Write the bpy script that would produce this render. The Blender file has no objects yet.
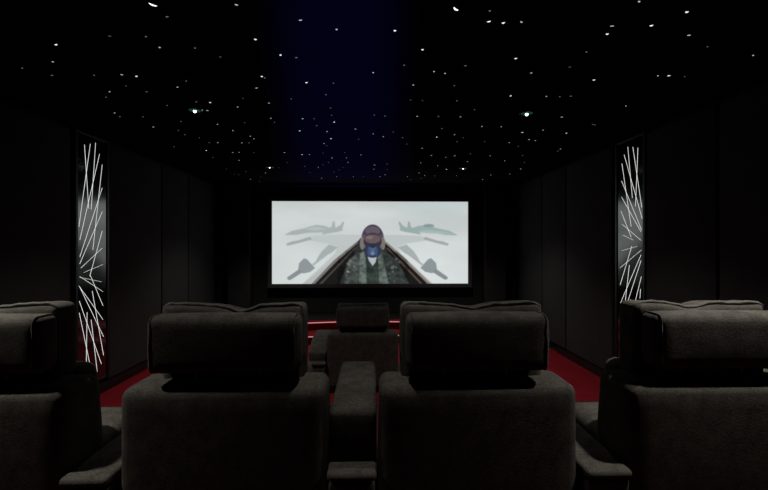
import bpy, bmesh, math, random
import numpy as np
from mathutils import Vector, Matrix

# ------------------------------------------------------------------ camera, world, exposure
scene = bpy.context.scene
COL = scene.collection
EYE = 1.70            # eye height over the front floor
RISER = 0.43          # height of the seating platform
CEIL = 2.95
cam_data = bpy.data.cameras.new('camera')
cam_data.sensor_width = 36.0
cam_data.lens = 36.0 * 400 / 768
cam_data.shift_y = 1 / 768
cam_data.clip_start = 0.05
cam = bpy.data.objects.new('camera', cam_data)
COL.objects.link(cam)
cam.location = (0.096, 0.0, EYE)
cam.rotation_euler = (math.radians(90), 0, math.radians(-1.57))
scene.camera = cam

world = bpy.data.worlds.new('world')
scene.world = world
world.use_nodes = True
world.node_tree.nodes['Background'].inputs['Color'].default_value = (0, 0, 0, 1)
world.node_tree.nodes['Background'].inputs['Strength'].default_value = 0.0
vs = scene.view_settings
vs.view_transform = 'Standard'
vs.look = 'None'
vs.exposure = 0.0
vs.gamma = 1.0
vs.use_curve_mapping = False

# ------------------------------------------------------------------ lights of the room, plus added unseen ones
SPOT_ROWS = [(1.555, 172, 104), (3.72, 74, 105), (6.38, 90, 112)]     # distance from the camera, watts, cone
CENTRE = (44, 64)     # watts and cone of the added spotlight over the central armrest
SPOT_X = 1.54
SPOT_COLOR = (1.0, 0.97, 0.88)
BEAM_POWER = 1100

def beam_light():
    """Added blue light, shaped into a fan that tints the middle of the ceiling."""
    ld = bpy.data.lights.new('added_blue_beam', 'SPOT')  # unseen stand-in for a projector, masked to draw the blue ceiling band
    ld.energy = BEAM_POWER
    ld.spot_size = math.radians(110)
    ld.spot_blend = 0.3
    ld.shadow_soft_size = 0.03
    ld.color = (0.05, 0.05, 1.0)
    ld.use_nodes = True
    nt = ld.node_tree
    em = nt.nodes['Emission']
    g = nt.nodes.new('ShaderNodeNewGeometry')
    s = nt.nodes.new('ShaderNodeSeparateXYZ')
    nt.links.new(g.outputs['Incoming'], s.inputs[0])
    def m(op, a, b=None, c=None):
        n = nt.nodes.new('ShaderNodeMath'); n.operation = op
        for i, v in enumerate((a, b, c)):
            if v is None: continue
            if isinstance(v, (int, float)): n.inputs[i].default_value = v
            else: nt.links.new(v, n.inputs[i])
        return n.outputs[0]
    side = m('DIVIDE', s.outputs['X'], s.outputs['Y'])
    up = m('DIVIDE', s.outputs['Z'], s.outputs['Y'])
    d = m('ABSOLUTE', m('SUBTRACT', side, -0.066))
    mr = nt.nodes.new('ShaderNodeMapRange'); mr.interpolation_type = 'SMOOTHSTEP'
    nt.links.new(d, mr.inputs['Value'])
    mr.inputs['From Min'].default_value = 0.06; mr.inputs['From Max'].default_value = 0.18
    mr.inputs['To Min'].default_value = 1; mr.inputs['To Max'].default_value = 0
    cut = nt.nodes.new('ShaderNodeMapRange'); cut.interpolation_type = 'SMOOTHSTEP'
    nt.links.new(up, cut.inputs['Value'])
    cut.inputs['From Min'].default_value = 0.12; cut.inputs['From Max'].default_value = 0.15
    inv = m('POWER', m('ABSOLUTE', up), -2.6)
    st = m('MULTIPLY', m('MULTIPLY', mr.outputs[0], cut.outputs[0]), m('MULTIPLY', inv, 0.05))
    nt.links.new(st, em.inputs['Strength'])
    o = bpy.data.objects.new('added_blue_beam', ld)
    COL.objects.link(o)
    o.location = (0.08, -0.5, CEIL - 1.1)
    o.rotation_euler = (Vector((-0.066, 1, 0.55))).to_track_quat('-Z', 'Y').to_euler()
beam_light()

# ------------------------------------------------------------------ materials
def new_mat(name):
    m = bpy.data.materials.new(name); m.use_nodes = True
    nt = m.node_tree
    return m, nt, nt.nodes['Principled BSDF']

def plain(name, col, rough=0.8, metal=0.0, spec=0.5):
    m, nt, b = new_mat(name)
    b.inputs['Base Color'].default_value = (*col, 1)
    b.inputs['Roughness'].default_value = rough
    b.inputs['Metallic'].default_value = metal
    b.inputs['Specular IOR Level'].default_value = spec
    return m

def woven(name, c1, c2, scale=90, rough=0.95, spec=0.15, bump=0.3, patch=6.0, sheen=0.0, stretch=(1, 1, 1)):
    m, nt, b = new_mat(name)
    tc = nt.nodes.new('ShaderNodeTexCoord')
    mp = nt.nodes.new('ShaderNodeMapping'); mp.inputs['Scale'].default_value = stretch
    nt.links.new(tc.outputs['Object'], mp.inputs[0])
    n1 = nt.nodes.new('ShaderNodeTexNoise'); n1.inputs['Scale'].default_value = scale
    n1.inputs['Detail'].default_value = 4; n1.inputs['Roughness'].default_value = 0.7
    n2 = nt.nodes.new('ShaderNodeTexNoise'); n2.inputs['Scale'].default_value = patch
    n2.inputs['Detail'].default_value = 3
    nt.links.new(mp.outputs[0], n1.inputs['Vector']); nt.links.new(tc.outputs['Object'], n2.inputs['Vector'])
    mx = nt.nodes.new('ShaderNodeMix'); mx.data_type = 'FLOAT'; mx.inputs[0].default_value = 0.35
    nt.links.new(n1.outputs['Fac'], mx.inputs[2]); nt.links.new(n2.outputs['Fac'], mx.inputs[3])
    r = nt.nodes.new('ShaderNodeValToRGB')
    r.color_ramp.elements[0].position = 0.34; r.color_ramp.elements[0].color = (*c1, 1)
    r.color_ramp.elements[1].position = 0.68; r.color_ramp.elements[1].color = (*c2, 1)
    nt.links.new(mx.outputs[0], r.inputs[0]); nt.links.new(r.outputs[0], b.inputs['Base Color'])
    b.inputs['Roughness'].default_value = rough
    b.inputs['Specular IOR Level'].default_value = spec
    b.inputs['Sheen Weight'].default_value = sheen
    b.inputs['Sheen Roughness'].default_value = 0.5
    bp = nt.nodes.new('ShaderNodeBump'); bp.inputs['Strength'].default_value = bump
    bp.inputs['Distance'].default_value = 0.003
    nt.links.new(n1.outputs['Fac'], bp.inputs['Height']); nt.links.new(bp.outputs[0], b.inputs['Normal'])
    return m

def emit(name, col, strength):
    m = bpy.data.materials.new(name); m.use_nodes = True
    nt = m.node_tree; nt.nodes.clear()
    e = nt.nodes.new('ShaderNodeEmission'); o = nt.nodes.new('ShaderNodeOutputMaterial')
    e.inputs[0].default_value = (*col, 1); e.inputs[1].default_value = strength
    nt.links.new(e.outputs[0], o.inputs[0])
    return m

M_SEAT = woven('chenille_upholstery', (0.025, 0.0222, 0.019), (0.108, 0.098, 0.087), scale=100, patch=16, bump=0.6, stretch=(1, 1, 2.2))
M_PIPE = woven('piping_fabric', (0.07, 0.067, 0.062), (0.12, 0.115, 0.108), scale=120)
M_PLINTH = plain('seat_plinth', (0.012, 0.012, 0.012), 0.6)
M_CHROME = plain('dull_steel', (0.45, 0.45, 0.45), 0.35, 1.0)
M_WALL = woven('wall_felt', (0.012, 0.012, 0.0125), (0.017, 0.017, 0.0175), scale=140, bump=0.2)
M_PANEL = woven('panel_fabric', (0.030, 0.030, 0.031), (0.046, 0.046, 0.047), scale=160, bump=0.2)
M_FRONT = woven('front_wall_fabric', (0.022, 0.022, 0.022), (0.032, 0.032, 0.032), scale=140, bump=0.2)
M_VELVET = woven('black_velvet', (0.006, 0.006, 0.006), (0.010, 0.010, 0.010), scale=120)
M_CEIL = woven('ceiling_felt', (0.009, 0.009, 0.009), (0.013, 0.013, 0.013), scale=120, spec=0.0)
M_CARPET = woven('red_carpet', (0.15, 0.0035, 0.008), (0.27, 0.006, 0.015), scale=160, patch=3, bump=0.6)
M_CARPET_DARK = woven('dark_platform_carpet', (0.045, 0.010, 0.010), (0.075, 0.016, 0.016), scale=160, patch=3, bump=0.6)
M_FRAME = plain('screen_frame_velvet', (0.06, 0.06, 0.066), 0.8)
M_GLOSS = plain('black_gloss_glass', (0.002, 0.002, 0.002), 0.13, 0.0, 0.5)
M_GLOSS.node_tree.nodes['Principled BSDF'].inputs['IOR'].default_value = 2.35
M_TRIM = plain('black_metal_trim', (0.01, 0.01, 0.01), 0.45, 0.3)
M_LINE = emit('white_light_line', (0.97, 0.98, 0.96), 1.0)
M_STAR = {'X': emit('star_bright', (0.9, 0.96, 1.0), 1.3), 'B': emit('star_clear', (0.85, 0.93, 1.0), 1.0),
          'm': emit('star_medium', (0.8, 0.88, 1.0), 0.55), 'f': emit('star_faint', (0.8, 0.85, 1.0), 0.16),
          'g': emit('star_ghost', (0.8, 0.85, 1.0), 0.08)}
M_LENS = emit('spot_lens_glow', (0.72, 1.0, 0.9), 3.5)
M_HALO = emit('lens_halo_glow', (0.05, 0.16, 0.13), 0.22)  # green glow painted on the ring to imitate the lens glare halo
M_STRIP = emit('step_strip_glow', (1.0, 0.36, 0.38), 0.62)

# ------------------------------------------------------------------ helpers
def link(name, bm, mat, parent=None, smooth=True):
    me = bpy.data.meshes.new(name)
    bmesh.ops.recalc_face_normals(bm, faces=bm.faces[:])
    bm.to_mesh(me); bm.free()
    if smooth:
        for p in me.polygons: p.use_smooth = True
    me.materials.append(mat)
    o = bpy.data.objects.new(name, me)
    COL.objects.link(o)
    if parent: o.parent = parent
    return o

def tag(o, label=None, cat=None, group=None, kind=None):
    if label: o['label'] = label
    if cat: o['category'] = cat
    if group: o['group'] = group
    if kind: o['kind'] = kind
    return o

def empty(name, loc, rz=0.0):
    o = bpy.data.objects.new(name, None)
    COL.objects.link(o)
    o.location = loc; o.rotation_euler = (0, 0, rz)
    o.empty_display_size = 0.1
    return o

def box(bm, x0, x1, y0, y1, z0, z1):
    r = bmesh.ops.create_cube(bm, size=1)
    for v in r['verts']:
        v.co = Vector(((x0 + x1) / 2 + v.co.x * (x1 - x0), (y0 + y1) / 2 + v.co.y * (y1 - y0), (z0 + z1) / 2 + v.co.z * (z1 - z0)))
    return r['verts']

def bevel_box(bm, x0, x1, y0, y1, z0, z1, r=0.01, seg=3):
    vs_ = box(bm, x0, x1, y0, y1, z0, z1)
    es = list({e for v in vs_ for e in v.link_edges})
    bmesh.ops.bevel(bm, geom=es, offset=r, segments=seg, affect='EDGES', profile=0.5)

def soft_box(bm, x0, x1, y0, y1, z0, z1, r=0.05, bulge=(0, 0, 0), n=(12, 6, 8), warp=None):
    """Upholstered block: rounded edges, slightly crowned faces, optional warp of its points."""
    cx, cy, cz = (x0 + x1) / 2, (y0 + y1) / 2, (z0 + z1) / 2
    h = ((x1 - x0) / 2, (y1 - y0) / 2, (z1 - z0) / 2)
    rr = [min(r, hh * 0.98) for hh in h]
    r_ = min(rr)
    def ticks(hh, k):
        a = [-hh + r_ * (1 - math.cos(t * math.pi / 8)) * 1.0 for t in range(0, 5)]
        inner = [(-hh + r_) + (2 * (hh - r_)) * i / k for i in range(1, k)]
        return a + inner + [-v for v in reversed(a)]
    T = [ticks(h[i], n[i]) for i in range(3)]
    cache = {}
    def vert(p):
        key = tuple(round(c, 6) for c in p)
        if key in cache: return cache[key]
        q = Vector([max(-(h[i] - r_), min(h[i] - r_, p[i])) for i in range(3)])
        d = Vector(p) - q
        if d.length > 1e-9: d = d.normalized() * r_
        w = q + d
        f = [1 - (w[i] / h[i]) ** 2 for i in range(3)]
        f = [max(0, v) for v in f]
        w = Vector((w.x + bulge[0] * (w.x / h[0]) * f[1] * f[2], w.y + bulge[1] * (w.y / h[1]) * f[0] * f[2],
                    w.z + bulge[2] * (w.z / h[2]) * f[0] * f[1]))
        w += Vector((cx, cy, cz))
        if warp: w = Vector(warp(w))
        cache[key] = bm.verts.new(w)
        return cache[key]
    for ax in range(3):
        u, v = [i for i in range(3) if i != ax]
        for s in (-1, 1):
            for i in range(len(T[u]) - 1):
                for j in range(len(T[v]) - 1):
                    pts = []
                    for a, b in ((i, j), (i + 1, j), (i + 1, j + 1), (i, j + 1)):
                        p = [0, 0, 0]; p[ax] = s * h[ax]; p[u] = T[u][a]; p[v] = T[v][b]
                        pts.append(vert(p))
                    if len(set(pts)) >= 3:
                        try: bm.faces.new(pts)
                        except ValueError: pass

def tube(bm, pts, r, seg=8, closed=False, cap=True):
    pts = [Vector(p) for p in pts]; n = len(pts); rings = []
    up = Vector((0, 0, 1))
    for i, p in enumerate(pts):
        a = pts[(i - 1) % n] if (closed or i > 0) else p
        b = pts[(i + 1) % n] if (closed or i < n - 1) else p
        t = (b - a).normalized()
        s = t.cross(up)
        if s.length < 1e-3: s = t.cross(Vector((0, 1, 0)))
        s.normalize(); w = s.cross(t).normalized()
        rings.append([bm.verts.new(p + (s * math.cos(2 * math.pi * k / seg) + w * math.sin(2 * math.pi * k / seg)) * r) for k in range(seg)])
    for i in range(n if closed else n - 1):
        A, B = rings[i], rings[(i + 1) % n]
        for k in range(seg): bm.faces.new((A[k], A[(k + 1) % seg], B[(k + 1) % seg], B[k]))
    if cap and not closed:
        bm.faces.new(rings[0]); bm.faces.new(rings[-1])

def lathe(bm, prof, seg=32, c=(0, 0, 0), close=True):
    rings = []
    for r, z in prof:
        if r < 1e-6: rings.append([bm.verts.new((c[0], c[1], c[2] + z))])
        else: rings.append([bm.verts.new((c[0] + r * math.cos(2 * math.pi * k / seg), c[1] + r * math.sin(2 * math.pi * k / seg), c[2] + z)) for k in range(seg)])
    for A, B in zip(rings, rings[1:]):
        for k in range(seg):
            a = [A[k % len(A)], A[(k + 1) % len(A)], B[(k + 1) % len(B)], B[k % len(B)]]
            u = []
            for v in a:
                if v not in u: u.append(v)
            if len(u) >= 3:
                try: bm.faces.new(u)
                except ValueError: pass

# ------------------------------------------------------------------ the room
HW, BACK, FRONT = 3.05, -2.6, 8.25
def slab(name, b, mat):
    bm = bmesh.new(); box(bm, *b)
    return tag(link(name, bm, mat, smooth=False), kind='structure')
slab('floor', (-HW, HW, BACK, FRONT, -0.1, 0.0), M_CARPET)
slab('ceiling', (-HW, HW, BACK, FRONT, CEIL, CEIL + 0.1), M_CEIL)
slab('wall_left', (-HW - 0.1, -HW, BACK, FRONT, -0.1, CEIL + 0.1), M_WALL)
slab('wall_right', (HW, HW + 0.1, BACK, FRONT, -0.1, CEIL + 0.1), M_WALL)
slab('wall_front', (-HW - 0.1, HW + 0.1, FRONT, FRONT + 0.1, -0.1, CEIL + 0.1), M_FRONT)
slab('wall_back', (-HW - 0.1, HW + 0.1, BACK - 0.1, BACK, -0.1, CEIL + 0.1), M_WALL)
RISER_Y = 3.2
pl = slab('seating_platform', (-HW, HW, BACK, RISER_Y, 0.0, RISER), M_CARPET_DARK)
bm = bmesh.new(); bevel_box(bm, -HW + 0.002, HW - 0.002, RISER_Y - 0.02, RISER_Y + 0.012, RISER - 0.04, RISER + 0.006, 0.004)
tag(link('trim_1', bm, M_TRIM), kind='structure')
for i, s in enumerate((-1, 1)):
    bm = bmesh.new(); bevel_box(bm, min(s * (HW - 0.02), s * HW), max(s * (HW - 0.02), s * HW), RISER_Y + 0.02, 6.3, 0.0, 0.12, 0.004)
    tag(link('baseboard_' + ('left', 'right')[i], bm, M_TRIM), kind='structure')
# columns that flank the screen
for i, s in enumerate((-1, 1)):
    bm = bmesh.new(); a, b = sorted((s * 2.34, s * 2.77))
    bevel_box(bm, a, b, 7.95, FRONT - 0.002, 0.0, CEIL - 0.002, 0.02)
    tag(link('trim_%d' % (2 + i), bm, M_PANEL), kind='structure')

# fabric panels on the side walls
def acoustic_panel(side, y0, y1, label, z0=0.14, z1=2.90):
    s = -1 if side == 'left' else 1
    a, b = sorted((s * (HW - 0.05), s * (HW - 0.001)))
    t = empty('acoustic_panel', (s * HW, (y0 + y1) / 2, z0))
    bm = bmesh.new()
    bevel_box(bm, a - s * HW, b - s * HW, (y0 - y1) / 2 + 0.008, (y1 - y0) / 2 - 0.008, 0, z1 - z0, 0.012, 3)
    link('fabric_face', bm, M_PANEL, t)
    return tag(t, label, 'wall panel', 'dark fabric panels on the side walls')
for side, S in (('left', 'left'), ('right', 'right')):
    acoustic_panel(side, 3.30, 4.19, 'dark fabric wall panel on the %s wall, just nearer than the lit line panel' % S, z0=0.14)
    acoustic_panel(side, 2.0 if side == 'left' else 1.9, 3.29, 'dark fabric wall panel nearest the camera on the %s wall, above the seating platform' % S, z0=RISER + 0.05)
    acoustic_panel(side, 4.78, 5.95, 'dark fabric wall panel on the %s wall, just beyond the lit line panel' % S)
    acoustic_panel(side, 5.96, 6.80, 'dark fabric wall panel on the %s wall, second beyond the lit line panel' % S)
    acoustic_panel(side, 6.81, 7.93, 'dark fabric wall panel on the %s wall, farthest one beside the screen corner' % S)

STARS=[(-1.046,2.105,'X'),(-1.025,2.210,'f'),(-1.258,2.423,'f'),(-1.245,2.553,'m'),(-1.026,2.554,'f'),(-1.869,2.537,'B'),(-2.073,2.771,'m'),(-2.365,2.876,'f'),(-2.251,2.991,'f'),(-1.943,2.982,'f'),(-1.735,2.967,'m'),(-1.643,2.992,'B'),(-1.829,3.173,'g'),(-1.735,3.288,'f'),(-1.441,3.188,'m'),(-1.318,3.068,'f'),(-2.035,3.296,'m'),(-2.144,3.420,'f'),(-2.327,3.820,'m'),(-2.346,3.928,'f'),(-2.127,3.930,'f'),(-2.207,4.259,'m'),(-1.828,4.061,'f'),(-1.733,3.605,'f'),(-1.470,2.423,'g'),(-1.433,3.506,'f'),(-0.611,2.091,'m'),(-0.305,2.223,'m'),(-0.114,2.313,'m'),(0.222,2.318,'B'),(-0.615,2.439,'B'),(-0.508,2.634,'B'),(-0.412,2.665,'f'),(-0.912,2.671,'g'),(-0.722,2.971,'B'),(-0.708,2.994,'f'),(-0.824,3.187,'m'),(-0.411,3.073,'B'),(0.097,2.881,'m'),(-0.208,3.077,'f'),(-0.292,3.311,'f'),(-1.322,3.522,'B'),(-1.472,3.716,'m'),(-1.429,3.729,'m'),(-0.598,3.414,'f'),(-0.813,3.521,'m'),(-1.120,3.629,'m'),(-0.288,3.627,'f'),(-0.902,3.936,'m'),(-0.897,4.061,'f'),(-0.594,3.944,'m'),(-0.295,4.045,'B'),(-0.482,3.941,'f'),(-0.488,4.166,'f'),(-1.499,4.148,'m'),(0.108,3.814,'f'),(0.210,3.842,'f'),(-0.092,4.277,'m'),(-1.003,3.413,'g'),(-1.204,4.087,'g'),(0.530,2.099,'X'),(0.716,2.108,'f'),(0.741,2.210,'B'),(0.826,2.221,'B'),(0.923,2.208,'m'),(0.411,2.538,'B'),(1.047,2.640,'B'),(0.311,2.757,'f'),(0.532,2.852,'m'),(0.617,2.880,'m'),(0.736,2.754,'f'),(1.237,2.855,'m'),(0.408,3.096,'m'),(0.729,3.097,'f'),(1.242,3.298,'B'),(1.543,3.301,'m'),(1.657,3.304,'f'),(1.744,3.290,'f'),(0.817,3.419,'f'),(1.025,3.640,'f'),(0.521,3.841,'m'),(0.941,3.846,'m'),(1.924,3.827,'m'),(1.233,4.146,'m'),(1.438,4.150,'m'),(1.757,2.965,'B'),(1.469,2.537,'f'),(1.468,2.754,'g'),(0.726,3.836,'f'),(1.526,3.737,'m'),(0.417,3.411,'g'),(0.520,3.421,'g'),(2.381,4.060,'f'),(1.455,2.007,'m'),(1.770,2.091,'B'),(1.673,2.225,'B'),(1.452,2.234,'m'),(1.475,2.321,'B'),(1.967,2.319,'m'),(2.190,2.449,'g'),(2.585,2.553,'m'),(2.185,2.878,'m'),(2.265,2.876,'B'),(2.392,2.886,'g'),(2.350,3.507,'m'),(-1.419,4.369,'m'),(-2.005,4.377,'f'),(-2.012,4.543,'f'),(-1.299,4.590,'m'),(-1.290,4.694,'m'),(-1.905,4.667,'f'),(-1.881,4.885,'f'),(-1.778,4.882,'m'),(-1.490,4.883,'m'),(-1.404,4.881,'f'),(-2.406,5.097,'f'),(-1.776,5.398,'m'),(-1.688,5.384,'m'),(-1.499,5.402,'f'),(-2.083,5.292,'B'),(-2.159,5.704,'f'),(-1.858,5.897,'m'),(-1.087,5.379,'m'),(-1.186,6.022,'f'),(-1.409,6.417,'f'),(-2.311,7.021,'f'),(-2.250,7.059,'f'),(-2.043,6.785,'f'),(-1.741,6.889,'m'),(-2.197,7.549,'m'),(-2.099,7.806,'f'),(-1.925,7.277,'f'),(-2.275,6.542,'f'),(-0.299,3.832,'f'),(-0.697,4.357,'B'),(-0.405,4.379,'m'),(-0.393,4.669,'B'),(-0.501,4.895,'m'),(-0.477,4.993,'f'),(0.099,4.453,'m'),(0.213,4.566,'m'),(-0.073,4.687,'f'),(-0.876,5.493,'B'),(-0.773,5.490,'m'),(-0.572,5.388,'f'),(-0.283,5.357,'f'),(-0.068,5.483,'m'),(-0.279,5.678,'m'),(-0.484,5.684,'m'),(-0.279,5.997,'m'),(-0.672,6.173,'f'),(-0.567,5.990,'f'),(-0.773,6.383,'m'),(-0.976,6.307,'f'),(-0.972,6.811,'f'),(0.118,6.167,'m'),(0.110,6.511,'m'),(0.308,6.085,'f'),(0.327,6.540,'f'),(0.307,6.989,'m'),(0.506,4.887,'f'),(0.435,4.603,'f'),(-0.851,7.399,'m'),(-0.561,7.218,'m'),(-0.256,7.210,'m'),(-0.072,7.205,'f'),(0.221,7.197,'m'),(0.713,7.183,'m'),(0.801,7.490,'f'),(-0.378,6.389,'f'),(-0.458,6.561,'f'),(-0.559,6.744,'f'),(0.882,6.798,'m'),(0.317,4.375,'f'),(0.724,5.095,'m'),(0.898,5.493,'m'),(0.809,5.982,'m'),(1.009,7.050,'m'),(0.990,7.371,'f'),(1.192,7.086,'f'),(1.098,6.187,'m'),(1.118,5.601,'m'),(1.295,6.496,'B'),(0.826,4.566,'B'),(1.009,4.461,'m'),(1.136,4.584,'f'),(1.101,4.756,'f'),(1.224,5.497,'m'),(1.492,5.876,'m'),(1.576,7.055,'m'),(0.827,4.232,'f'),(1.739,4.785,'m'),(1.740,4.360,'B'),(1.924,4.642,'m'),(2.016,4.684,'m'),(1.714,5.483,'m'),(2.023,5.805,'m'),(2.163,6.958,'m'),(2.152,7.453,'m'),(2.469,6.890,'m'),(2.487,6.412,'m'),(2.155,5.459,'f'),(2.361,5.925,'f'),(1.414,5.381,'f'),(1.430,4.747,'f'),(2.235,4.370,'B'),(1.927,4.262,'m'),(2.507,5.079,'m'),(2.521,5.189,'f'),(2.353,4.048,'f'),(1.914,4.958,'f')]
LINES_LEFT=[(4.376,2.787,4.439,2.108),(4.464,2.819,4.294,1.902),(4.548,2.852,4.477,2.100),(4.613,2.742,4.306,1.763),(4.657,2.631,4.503,1.656),(4.657,2.365,4.307,1.584),(4.657,2.092,4.306,1.512),(4.657,1.677,4.322,1.467),(4.667,1.487,4.364,1.417),(4.306,1.370,4.643,1.292),(4.307,1.378,4.670,1.177),(4.464,1.380,4.670,1.016),(4.657,1.874,4.456,1.372),(4.293,1.281,4.670,0.858),(4.306,1.268,4.679,0.659),(4.494,1.204,4.679,0.445),(4.299,1.121,4.643,0.356),(4.299,0.997,4.484,0.306),(4.415,0.983,4.400,0.341),(4.477,0.891,4.574,0.287)]
LINES_RIGHT=[(4.479,2.831,4.398,2.237),(4.545,2.755,4.235,1.995),(4.390,2.806,4.242,2.118),(4.304,2.778,4.345,2.139),(4.586,2.662,4.419,1.917),(4.593,2.461,4.245,1.875),(4.593,2.272,4.254,1.854),(4.604,2.110,4.419,1.801),(4.586,1.956,4.251,1.760),(4.574,1.828,4.385,1.767),(4.593,1.644,4.317,1.697),(4.620,1.444,4.248,1.657),(4.409,1.697,4.620,1.242),(4.451,1.485,4.563,0.841),(4.254,1.604,4.612,1.033),(4.254,1.542,4.601,0.811),(4.248,1.370,4.350,1.086),(4.261,1.234,4.271,1.130),(4.426,1.099,4.612,0.774),(4.454,1.054,4.582,0.745),(4.545,0.868,4.629,0.512),(4.367,1.044,4.508,0.485)]


# lit line panels
def light_panel(side, lines):
    s = -1 if side == 'left' else 1
    y0, y1 = (4.27, 4.735) if side == 'left' else (4.215, 4.675)
    z0, z1 = 0.20, 2.90
    t = empty('light_panel', (s * HW, (y0 + y1) / 2, z0))
    cy = (y0 + y1) / 2
    gx = s * (-0.052)
    bm = bmesh.new(); a, b = sorted((gx, -s * 0.001)); box(bm, a, b, y0 - cy, y1 - cy, 0, z1 - z0)
    link('glass_face', bm, M_GLOSS, t, smooth=False)
    bm = bmesh.new(); a, b = sorted((-s * 0.062, -s * 0.001))
    for (p, q, u, v) in ((y0 - 0.03, y0, 0, z1 - z0), (y1, y1 + 0.03, 0, z1 - z0), (y0 - 0.03, y1 + 0.03, z1 - z0, z1 - z0 + 0.02), (y0 - 0.03, y1 + 0.03, -0.02, 0)):
        box(bm, a, b, p - cy, q - cy, u, v)
    link('edge_frame', bm, M_TRIM, t, smooth=False)
    for (ya, za, yb, zb) in lines:
        bm = bmesh.new()
        A = Vector((gx, ya - cy, za - z0)); B = Vector((gx, yb - cy, zb - z0))
        d = (B - A).normalized(); w = Vector((0, -d.z, d.y)) * 0.0007; n = Vector((-s * 0.003, 0, 0))
        q = [A - w, A + w, B + w, B - w]
        lo = [bm.verts.new(v) for v in q]; hi = [bm.verts.new(v + n) for v in q]
        bm.faces.new(hi); bm.faces.new(lo)
        for k in range(4): bm.faces.new((lo[k], lo[(k + 1) % 4], hi[(k + 1) % 4], hi[k]))
        link('light_line', bm, M_LINE, t, smooth=False)
    return tag(t, 'tall black glass panel with crossing white light lines on the %s wall' % side, 'light panel', 'lit line panels on the side walls')
light_panel('left', LINES_LEFT)
light_panel('right', LINES_RIGHT)

# ------------------------------------------------------------------ stepped stage below the screen
def stage_step(z0, z1, yc, parent, name):
    bm = bmesh.new(); N = 40; W = 2.6
    f = lambda x: yc - 0.10 * x * x
    ring = []
    prof = [(0.015, z0), (0.015, z1 - 0.026), (-0.02, z1 - 0.022), (-0.024, z1 - 0.012), (-0.018, z1 - 0.003), (-0.005, z1), (None, z1), (None, z0)]
    for i in range(N + 1):
        x = -W + 2 * W * i / N
        ring.append([bm.verts.new((x, FRONT - 0.003 if p is None else f(x) + p, z)) for p, z in prof])
    for a, b in zip(ring, ring[1:]):
        for k in range(len(prof)): bm.faces.new((a[k], a[(k + 1) % len(prof)], b[(k + 1) % len(prof)], b[k]))
    bm.faces.new(ring[0]); bm.faces.new(ring[-1])
    st = link(name, bm, M_CARPET, parent)
    bm = bmesh.new()
    tube(bm, [(-W + 2 * W * i / N, f(-W + 2 * W * i / N) - 0.016, z1 - 0.030) for i in range(N + 1)], 0.010, 8)
    link('light_strip', bm, M_STRIP, st)
stage = empty('stage', (0, 0, 0))
stage_step(0.0, 0.17, 7.02, stage, 'lower_step')
stage_step(0.171, 0.345, 7.36, stage, 'upper_step')
W = 2.6; N = 40
bm = bmesh.new()
ra = [[bm.verts.new((-W + 2 * W * i / N, yy, zz)) for yy, zz in ((7.40 - 0.10 * (-W + 2 * W * i / N) ** 2, 0.345), (7.40 - 0.10 * (-W + 2 * W * i / N) ** 2, 0.352), (FRONT - 0.004, 0.352), (FRONT - 0.004, 0.345))] for i in range(N + 1)]
for A_, B_ in zip(ra, ra[1:]):
    for k in range(4): bm.faces.new((A_[k], A_[(k + 1) % 4], B_[(k + 1) % 4], B_[k]))
bm.faces.new(ra[0]); bm.faces.new(ra[-1])
tag(link('deck', bm, M_VELVET, stage, smooth=False), 'black deck')
tag(stage, 'red carpeted two-step stage with lit edges below the screen', 'stage')

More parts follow.
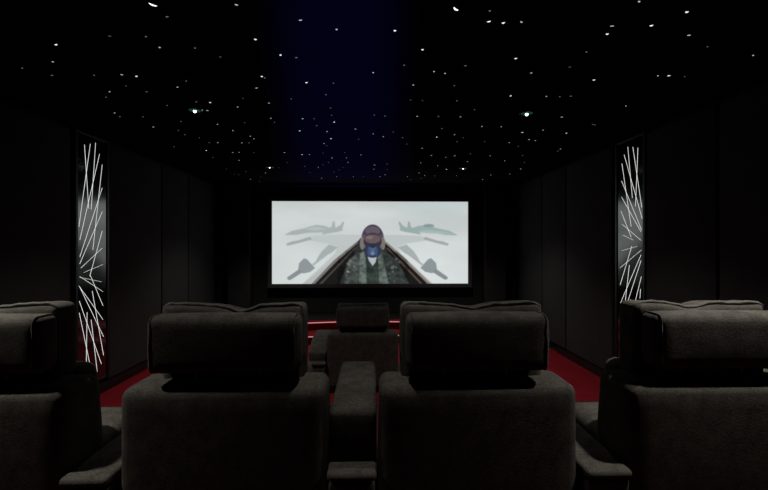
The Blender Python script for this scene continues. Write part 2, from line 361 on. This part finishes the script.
# ------------------------------------------------------------------ the screen
SX0, SX1, SZ0, SZ1, SY = -1.932, 2.028, EYE - 0.762, EYE + 0.900, 8.10
def film_still(W, H):
    """Generic aviation picture: pale clouds, two pale jets, wing pods and a helmeted pilot in an open cockpit."""
    SS = 3; w, h = W * SS, H * SS
    X, Y = np.meshgrid((np.arange(w) + .5) / w * 198.0, (np.arange(h) + .5) / h * 84.0)   # picture units, y down
    img = np.zeros((h, w, 3))
    def cloud(sx, sy, seed):
        r = np.random.RandomState(seed); out = np.zeros_like(X)
        for k in range(14):
            f = 2 ** (k / 4.0); a, b, p = r.uniform(-1, 1), r.uniform(-1, 1), r.uniform(0, 6.28)
            out += np.sin(X / sx * f * (0.4 + 0.6 * a) + Y / sy * f * b + p + 1.3 * np.sin(Y / sy * f * 0.6 + p * 2)) / f
        return out / 2.6
    c = cloud(22, 11, 3)
    base = np.stack([198 + 0 * X, 204 + 0 * X, 203 + 0 * X], -1)
    base += (np.clip(c, -1, 1) * 6)[..., None]
    base += (np.exp(-((Y - 84) / 50) ** 2) * 14)[..., None] + (np.exp(-((Y + 2) / 7) ** 2) * -6)[..., None]
    base[..., 0] -= 8 * np.exp(-((X - 160) / 30) ** 2 - ((Y - 4) / 9) ** 2)
    base += (np.exp(-((X - 100) / 40) ** 2 - ((Y - 22) / 14) ** 2) * 7)[..., None]
    img[:] = base
    def poly(P, col, a=1.0, soft=0.0):
        P = np.array(P, float)
        if soft == 0: pass
        ins = np.zeros(X.shape, bool)
        x0, y0, x1, y1 = P[:, 0].min(), P[:, 1].min(), P[:, 0].max(), P[:, 1].max()
        j = len(P) - 1
        for i in range(len(P)):
            xi, yi, xj, yj = *P[i], *P[j]
            if yi != yj:
                ins ^= ((yi > Y) != (yj > Y)) & (X < (xj - xi) * (Y - yi) / (yj - yi) + xi)
            j = i
        img[ins] = img[ins] * (1 - a) + np.array(col, float) * a
    def ell(cx, cy, rx, ry, col, a=1.0, ymin=-1e9, ymax=1e9):
        m = (((X - cx) / rx) ** 2 + ((Y - cy) / ry) ** 2 < 1) & (Y > ymin) & (Y < ymax)
        img[m] = img[m] * (1 - a) + np.array(col, float) * a
    mir = lambda P: [(198 - x, y) for x, y in P]
    # far jets, left one greyer and right one greener
    jet = [(12, 34.5), (20, 30), (32, 27.5), (38, 25.5), (44, 24), (52, 24.8), (58, 27), (60, 25), (60.5, 21), (62.5, 20), (63.5, 27), (68, 24.5), (71, 20.5), (72.5, 21), (70.5, 27.5), (71, 29.5), (66, 31), (54, 33), (50, 34), (51, 31.6), (36, 32), (24, 34.2)]
    poly(jet, (163, 172, 172), 0.9)
    poly([(32, 28), (44, 25.5), (56, 28.5), (42, 30)], (182, 190, 190), 0.8)
    poly([(x + 1.5, y) for x, y in mir(jet)], (150, 169, 166), 0.95)
    poly([(185, 33.5), (172, 30.5), (158, 29), (146, 30), (156, 32.5)], (170, 186, 182), 0.8)
    ell(158, 24.6, 5.5, 1.7, (128, 148, 150), 0.9)
    # own wings with tip rails and pods
    def wing(f, c1, c2, c3):
        poly(f([(30.6, 84), (63, 53), (66, 46), (57, 43), (37.5, 40), (45, 35), (67, 34), (92, 34), (94, 44), (50, 84)]), (187, 193, 192), 0.9)
        poly(f([(36, 37), (44, 35), (60, 35), (84, 35.5), (92, 37), (86, 46), (70, 45), (66, 42), (52, 41)]), c1, 0.95)
        poly(f([(14, 43.2), (20, 40.8), (26, 39.8), (38, 36), (40, 38.8), (24, 43.2), (15, 45.2)]), c2, 0.95)
        poly(f([(43, 62), (46, 56.5), (49.6, 51), (57, 44), (66, 46.7), (60, 52), (55, 55), (41.5, 65.5), (40, 64)]), c2, 0.85)
        poly(f([(27, 63), (32, 58), (35, 59), (43, 68), (38, 72), (31, 73.5), (26, 70)]), c3, 0.9)
        poly(f([(15, 77.5), (27, 69), (31, 72), (18, 80.2), (15.5, 79.5)]), c3, 1.0)
        poly(f([(30, 84), (64, 58), (88, 40), (94, 38), (94, 48), (60, 84)]), (178, 183, 182), 0.7)
        poly(f([(58, 66), (86, 43), (90, 43), (54, 76)]), (158, 163, 163), 0.7)
    wing(lambda P: P, (190, 196, 196), (160, 167, 168), (136, 143, 145))
    wing(lambda P: [(192.4 - x, y) for x, y in P], (186, 195, 193), (158, 166, 166), (132, 141, 143))
    # open cockpit rim
    poly([(39.5, 84), (62, 60), (84, 42), (90, 37.5), (99, 36), (108, 37.5), (116, 42), (136, 60), (160, 84)], (28, 27, 28))
    for P, c in (([(39.5, 84), (62, 60), (84, 42.2), (86, 40.6), (86, 42.4), (64, 62), (43, 84)], (118, 116, 114)),
                 ([(47, 84), (66, 64.5), (84, 46), (84.8, 47), (67, 66), (50, 84)], (74, 66, 62)),
                 ([(160, 84), (136, 60), (116, 42), (113.5, 40.5), (113.5, 42.4), (134, 61.5), (156.5, 84)], (138, 130, 124)),
                 ([(151.5, 84), (132, 63.5), (116, 47), (115, 48), (131, 65), (149, 84)], (88, 72, 62))):
        poly(P, c)
    poly([(84, 46), (88, 38), (91, 36), (92, 60), (80, 66)], (48, 52, 50), 0.9)
    poly([(114, 46), (110, 38), (107, 36), (107, 60), (120, 66)], (48, 52, 50), 0.9)
    # pilot: flight suit, vest, straps
    poly([(68, 84), (73, 70), (77, 59), (84, 54), (92, 50), (108, 50), (118, 54), (126, 60), (132, 72), (138, 84)], (64, 70, 67))
    poly([(76, 62), (84, 55), (88, 60), (86, 84), (72, 84)], (84, 93, 90), 0.9)
    poly([(126, 62), (117, 55), (113, 60), (116, 84), (134, 84)], (62, 70, 68), 0.9)
    poly([(88, 54), (92, 51), (95, 60), (99, 84), (87, 84)], (106, 117, 111))
    poly([(111, 54), (107, 51), (105, 60), (104, 84), (117, 84)], (102, 113, 107))
    poly([(94, 56), (106, 56), (108, 84), (95, 84)], (58, 69, 65))
    rs = np.random.RandomState(8)
    for k in range(60):
        sx = rs.choice([-1, 1]); cx = 101.5 + sx * rs.uniform(15, 27); cy = rs.uniform(58, 83)
        g = rs.uniform(45, 150) if cy < 74 else rs.uniform(40, 95)
        ell(cx, cy, rs.uniform(.6, 1.9), rs.uniform(.5, 1.4), (g, g * 1.03, g * 1.02), 0.8)
    poly([(95, 53), (100, 56), (106, 53), (104, 62), (101, 66), (97, 60)], (176, 186, 190))
    t1 = cloud(3.0, 2.2, 21) + 0.6 * cloud(1.2, 1.6, 4)
    suit = (Y > 50) & (img.mean(-1) < 135) & (np.abs(X - 101.5) < 36)
    img[suit] *= (0.84 + 0.22 * np.clip(t1, -1, 1))[suit][:, None]
    # plain helmet with lowered dark visor and an oxygen mask
    ell(101, 38, 11.3, 14.5, (92, 80, 92))
    ell(101, 38, 11.3, 14.5, (72, 62, 76), 1.0, -1e9, 34)
    ell(101, 30, 7.5, 4.5, (112, 104, 116), 0.6)
    ell(90.6, 43, 2.6, 6.5, (120, 114, 112)); ell(111.4, 43, 2.4, 6.5, (120, 114, 112))
    ell(101, 40.5, 9.2, 8.5, (58, 50, 60)); ell(101, 38.2, 8.2, 4.6, (120, 104, 102), 0.7)
    ell(98, 36.8, 3.6, 1.6, (150, 130, 126), 0.5)
    ell(101, 50.5, 8.8, 7.0, (48, 56, 78)); ell(101, 49.5, 4.4, 5.2, (84, 102, 134), 0.9)
    ell(97.4, 51.5, 1.7, 4.2, (62, 80, 120), 0.9); ell(104.6, 51.5, 1.7, 4.2, (62, 80, 120), 0.9)
    ell(101, 45.6, 3.0, 2.0, (30, 38, 60), 0.8); ell(101, 53.2, 2.2, 2.0, (120, 138, 168), 0.7)
    img[:] = np.clip(img, 0, 255)
    im = img.reshape(H, SS, W, SS, 3).mean((1, 3))
    k = np.array([.2, .6, .2])
    for ax in (0, 1):
        p = np.pad(im, [(1, 1) if i == ax else (0, 0) for i in range(3)], mode='edge')
        im = sum(k[i] * np.take(p, range(i, i + im.shape[ax]), ax) for i in range(3))
    im = im / 255.0
    return np.where(im <= 0.04045, im / 12.92, ((im + 0.055) / 1.055) ** 2.4)

def build_screen():
    cx = (SX0 + SX1) / 2
    t = empty('projection_screen', (cx, SY, SZ0))
    W, H = 396, 168
    pic = film_still(W, H)[::-1]
    w, h = SX1 - SX0, SZ1 - SZ0
    # one sheet: a fine grid whose faces carry the picture colours
    xs = np.linspace(-w / 2, w / 2, W + 1); zs = np.linspace(0, h, H + 1)
    XX, ZZ = np.meshgrid(xs, zs)
    co = np.stack([XX, np.full_like(XX, -0.004), ZZ], -1).reshape(-1, 3)
    idx = np.arange((W + 1) * (H + 1)).reshape(H + 1, W + 1)
    F = np.stack([idx[:-1, :-1], idx[:-1, 1:], idx[1:, 1:], idx[1:, :-1]], -1).reshape(-1, 4)
    me = bpy.data.meshes.new('screen_picture')
    me.from_pydata(co.tolist(), [], F.tolist())
    ca = me.color_attributes.new('picture', 'FLOAT_COLOR', 'CORNER')
    colr = np.ones((W * H, 4, 4)); colr[:, :, :3] = pic.reshape(-1, 1, 3)
    ca.data.foreach_set('color', colr.astype(np.float32).ravel())
    m = bpy.data.materials.new('screen_image'); m.use_nodes = True
    nt = m.node_tree; nt.nodes.clear()
    a = nt.nodes.new('ShaderNodeAttribute'); a.attribute_name = 'picture'
    e = nt.nodes.new('ShaderNodeEmission'); o = nt.nodes.new('ShaderNodeOutputMaterial')
    nt.links.new(a.outputs['Color'], e.inputs[0]); nt.links.new(e.outputs[0], o.inputs[0])
    me.materials.append(m)
    ob = bpy.data.objects.new('screen_picture', me); COL.objects.link(ob); ob.parent = t
    tag(ob, 'lit picture of a helmeted pilot in an open cockpit between pale jets')
    bm = bmesh.new(); B = 0.085
    for (a_, b_, c_, d_) in ((-w / 2 - B, w / 2 + B, h, h + B), (-w / 2 - B, w / 2 + B, -B, 0), (-w / 2 - B, -w / 2, 0, h), (w / 2, w / 2 + B, 0, h)):
        bevel_box(bm, a_, b_, -0.035, 0.05, c_, d_, 0.008)
    link('frame', bm, M_FRAME, t)
    bm = bmesh.new(); box(bm, -w / 2, w / 2, 0.0, 0.149, 0, h); link('backing', bm, M_VELVET, t, smooth=False)
    tag(t, 'large wide cinema screen showing an aircraft cockpit scene on the front wall', 'screen')
build_screen()


# ------------------------------------------------------------------ ceiling spots
def ceiling_spot(x, y, watts, cone, label, bright=1.0):
    t = empty('ceiling_spotlight', (x, y, CEIL))
    bm = bmesh.new()
    lathe(bm, [(0.052, 0.0), (0.066, 0.0), (0.066, -0.004), (0.062, -0.008), (0.056, -0.008), (0.052, -0.004), (0.052, 0.0)])
    link('trim_ring', bm, M_TRIM, t)
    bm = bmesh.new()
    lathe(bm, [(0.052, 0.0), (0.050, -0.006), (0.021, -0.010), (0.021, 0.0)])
    link('baffle_halo_ring', bm, M_HALO if bright == 1.0 else M_TRIM, t)  # bright spots carry the painted glare halo on this ring
    bm = bmesh.new(); R = 0.0145 * bright
    lathe(bm, [(R * math.cos(a * math.pi / 16), -0.6 * R - 0.004 - R * math.sin(a * math.pi / 16)) for a in range(-5, 8)] + [(0, -1.6 * R - 0.004)])
    link('lens', bm, M_LENS, t)
    ld = bpy.data.lights.new('spot_lamp', 'SPOT'); ld.energy = watts; ld.color = SPOT_COLOR
    ld.spot_size = math.radians(cone); ld.spot_blend = 1.0; ld.shadow_soft_size = 0.035
    o = bpy.data.objects.new('spot_lamp', ld); COL.objects.link(o); o.parent = t; o.location = (0, 0, -0.08)
    return tag(t, label, 'spotlight', 'recessed spotlights in the starry ceiling')
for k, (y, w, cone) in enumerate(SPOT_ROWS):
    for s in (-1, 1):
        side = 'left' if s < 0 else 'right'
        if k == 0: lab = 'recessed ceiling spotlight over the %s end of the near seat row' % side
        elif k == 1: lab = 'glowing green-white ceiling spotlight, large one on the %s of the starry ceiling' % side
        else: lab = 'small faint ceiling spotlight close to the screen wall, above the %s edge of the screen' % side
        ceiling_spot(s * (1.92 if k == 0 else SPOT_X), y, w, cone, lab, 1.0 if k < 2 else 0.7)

ceiling_spot(0.0, 1.66, CENTRE[0], CENTRE[1], 'added unseen ceiling spotlight over the central armrest of the near seat row')  # lamp and fixture added out of view to light the central console

# ------------------------------------------------------------------ stars
random.seed(5)
def star_mesh(kind):
    R = {'X': 0.0115, 'B': 0.0075, 'm': 0.0058, 'f': 0.0052, 'g': 0.0052}[kind]
    bm = bmesh.new()
    sx, sy = random.choice([(1.5, 0.6), (1.1, 0.8), (1.8, 0.5), (1.3, 0.7)])
    a0 = random.uniform(-0.5, 0.5) + (0.5 if kind == 'X' else 0)
    lo, hi = [], []
    for k in range(12):
        a = 2 * math.pi * k / 12
        x, y = R * sx * math.cos(a), R * sy * math.sin(a)
        if kind in 'XB': y -= 0.5 * R * (x / (R * sx)) ** 2
        p = (x * math.cos(a0) - y * math.sin(a0), x * math.sin(a0) + y * math.cos(a0))
        lo.append(bm.verts.new((p[0], p[1], 0))); hi.append(bm.verts.new((p[0] * 0.8, p[1] * 0.8, -0.003)))
    bm.faces.new(lo); bm.faces.new(hi)
    for k in range(12): bm.faces.new((lo[k], lo[(k + 1) % 12], hi[(k + 1) % 12], hi[k]))
    me = bpy.data.meshes.new('ceiling_star'); bmesh.ops.recalc_face_normals(bm, faces=bm.faces[:]); bm.to_mesh(me); bm.free()
    me.materials.append(M_STAR[kind])
    return me
VAR = {k: [star_mesh(k) for _ in range(6)] for k in 'XBmfg'}
SIZE = {'X': 'large brilliant', 'B': 'bright', 'm': 'small clear', 'f': 'small faint', 'g': 'barely visible'}
for (x, y, k) in STARS:
    o = bpy.data.objects.new('ceiling_star', random.choice(VAR[k]))
    COL.objects.link(o); o.location = (x, y, CEIL - 0.0005)
    depth = ('above the near seats' if y < 2.6 else 'nearer than the large spotlights' if y < 3.7 else
             'just beyond the large spotlights' if y < 4.8 else 'midway to the screen wall' if y < 6.2 else 'close to the screen wall')
    lat = ('by the left wall' if x < -1.9 else 'in line with the left spotlights' if x < -1.2 else 'left of the blue glow' if x < -0.55 else
           'within the blue glow' if x < 0.2 else 'right of the blue glow' if x < 1.1 else 'in line with the right spotlights' if x < 1.9 else 'by the right wall')
    tag(o, '%s ceiling star %s, %s' % (SIZE[k], depth, lat), 'star light', '%s fibre optic stars %s, %s' % (SIZE[k], depth, lat))

# ------------------------------------------------------------------ seats
def armchair(x, y, z, label, wave, hx=0.0, group=None, W=0.30, HH=0.306):
    t = empty('cinema_armchair', (x, y, z))
    # plinth and base
    bm = bmesh.new(); bevel_box(bm, -0.37, 0.37, 0.05, 0.68, 0.0, 0.06, 0.008); link('plinth', bm, M_PLINTH, t)
    bm = bmesh.new(); soft_box(bm, -0.402, 0.402, 0.20, 0.72, 0.06, 0.29, 0.03); link('base', bm, M_SEAT, t)
    # back shell, deeper towards the bottom
    def lean(w):
        k = max(0.0, min(1.0, (w.y - 0.02) / 0.3)); d = (0.695 - w.z) * 0.16 * k
        return (w.x, w.y + d, w.z)
    bm = bmesh.new(); soft_box(bm, -0.410, 0.410, 0.0, 0.24, 0.06, 0.697, 0.044, (0.006, 0.006, 0.004), (14, 5, 10), lean)
    shell = link('back_shell', bm, M_SEAT, t)
    # seat cushion
    bm = bmesh.new(); soft_box(bm, -0.335, 0.335, 0.25, 0.74, 0.20, 0.350, 0.05, (0.006, 0.006, 0.012), (10, 10, 4)); link('seat_cushion', bm, M_SEAT, t)
    bm = bmesh.new(); soft_box(bm, -0.33, 0.33, 0.725, 0.79, 0.07, 0.31, 0.03, (0, 0.006, 0), (10, 3, 6)); link('footrest', bm, M_SEAT, t)
    # upper back cushion with a drooping piped top edge
    def dip(u):
        d = 0.0
        for c, w, a in wave: d -= 1.35 * a * math.exp(-((u - c) / w) ** 2)
        return d
    def sag(w):
        k = max(0.0, min(1.0, (w.z - 0.80) / 0.2))
        return (w.x, w.y + 0.02 * math.sin(w.x * 9) * k * 0.3, w.z + dip(w.x / W) * k)
    bm = bmesh.new(); soft_box(bm, -W, W, 0.125, 0.265, 0.66, 1.015, 0.028, (0.008, 0.010, 0.0), (20, 5, 10), sag)
    bc = link('back_cushion', bm, M_SEAT, t)
    pts = []
    for i in range(41):
        u = -1 + 2 * i / 40
        e = max(0.0, (abs(u) - 0.88) / 0.12)
        pts.append((u * (W - 0.006), 0.146, 1.018 + dip(u) - 0.014 * e * e + 0.0028 * math.sin(u * 21 + x * 7) * math.cos(u * 8)))
    bm = bmesh.new(); tube(bm, [(-(W - 0.002), 0.150, 0.76)] + [(-(W - 0.002), 0.150, 0.76 + 0.2 * k / 4) for k in range(1, 5)] + pts + [((W - 0.002), 0.150, 0.96 - 0.2 * k / 4) for k in range(0, 5)], 0.0078, 8)
    link('piping', bm, M_PIPE, bc)
    # lumbar cushion towards the seat
    bm = bmesh.new(); soft_box(bm, -0.32, 0.32, 0.22, 0.38, 0.33, 0.72, 0.06, (0.0, 0.015, 0.0), (10, 5, 8)); link('lumbar_cushion', bm, M_SEAT, t)
    # headrest roll and its two posts
    def hw(w): return (w.x, w.y, w.z)
    bm = bmesh.new(); soft_box(bm, -HH + hx, HH + hx, 0.005, 0.132, 0.752, 0.985, 0.034, (0.004, 0.004, 0.004), (16, 4, 8))
    hr = link('headrest', bm, M_SEAT, t)
    for s in (-1, 1):
        bm = bmesh.new()
        prof = []
        xx = s * (HH - 0.018) + hx
        for k in range(32):
            a = 2 * math.pi * k / 32
            ca, sa = math.cos(a), math.sin(a)
            q = 0.35
            prof.append((xx, 0.0685 + 0.0625 * math.copysign(abs(ca) ** q, ca), 0.8685 + 0.1155 * math.copysign(abs(sa) ** q, sa)))
        tube(bm, prof, 0.003, 6, closed=True)
        link('end_seam', bm, M_SEAT, hr)
    for s in (-1, 1):
        bm = bmesh.new(); tube(bm, [(s * 0.13, 0.075, 0.68), (s * 0.13, 0.075, 0.77)], 0.006, 10); link('headrest_post', bm, M_CHROME, t)
    return tag(t, label, 'armchair', group)

def console(x, y, z, label, group=None, arm=True, w=0.20, slope=0.0):
    t = empty('armrest_console', (x, y, z))
    h = w / 2
    bm = bmesh.new(); bevel_box(bm, -h + 0.015, h - 0.015, 0.03, 0.80, 0.0, 0.06, 0.006); link('plinth', bm, M_PLINTH, t)
    bm = bmesh.new(); soft_box(bm, -h, h, 0.0, 0.84, 0.06, 0.322, 0.014); link('body', bm, M_SEAT, t)
    bm = bmesh.new(); soft_box(bm, -h - 0.006, h + 0.006, -0.012, 0.85, 0.330, 0.368, 0.018, (0.002, 0.002, 0.006), (6, 14, 3)); link('top_pad', bm, M_SEAT, t)
    if arm:
        def wp(v):
            return (v.x, v.y, v.z - slope * max(0.0, 1 - v.y / 0.45) ** 1.5 * (v.z - 0.355) / 0.23)
        bm = bmesh.new(); soft_box(bm, -h - 0.006, h + 0.006, 0.075, 0.80, 0.362, 0.585, 0.028, (0.003, 0.003, 0.006), (6, 14, 5), wp); link('armrest', bm, M_SEAT, t)
    return tag(t, label, 'armrest', group)

G = 'cinema armchairs of the near row'
ROW = 1.62
armchair(-1.548, ROW, RISER, 'dark grey cinema armchair at the left end of the near row', [(-0.2, 0.5, 0.012), (0.75, 0.2, -0.004)], 0.0, G, 0.285)
armchair(-0.512, ROW, RISER, 'dark grey cinema armchair of the near row, directly left of the central armrest', [(0.12, 0.22, 0.022), (0.6, 0.3, 0.004), (-0.2, 0.4, 0.006)], 0.0, G, 0.303)
armchair(0.533, ROW, RISER, 'dark grey cinema armchair of the near row, directly right of the central armrest', [(0.0, 0.28, 0.018), (-0.5, 0.25, 0.004), (0.5, 0.15, 0.003)], 0.0, G, 0.310, 0.296)
armchair(1.563, ROW, RISER, 'dark grey cinema armchair at the right end of the near row', [(-0.15, 0.25, 0.018), (0.6, 0.3, 0.004)], 0.02, G, 0.297)
armchair(-0.022, 4.60, 0.0, 'lone dark grey armchair of the front row on the lower floor, facing the screen', [(0.0, 0.6, 0.006)], 0.0)
G2 = 'padded consoles between the armchairs'
console(0.0105, ROW - 0.02, RISER, 'central grey padded console with raised armrest between the two middle armchairs', G2, True, 0.188)
console(-1.030, ROW - 0.03, RISER, 'low grey padded console between the leftmost and second armchairs', G2, False, 0.178)
console(1.048, ROW - 0.03, RISER, 'low grey padded console between the third and rightmost armchairs', G2, False, 0.178)
console(-0.548, 4.58, 0.0, 'grey padded armrest console left of the front row armchair on the lower floor', G2, True, 0.20, 0.16)
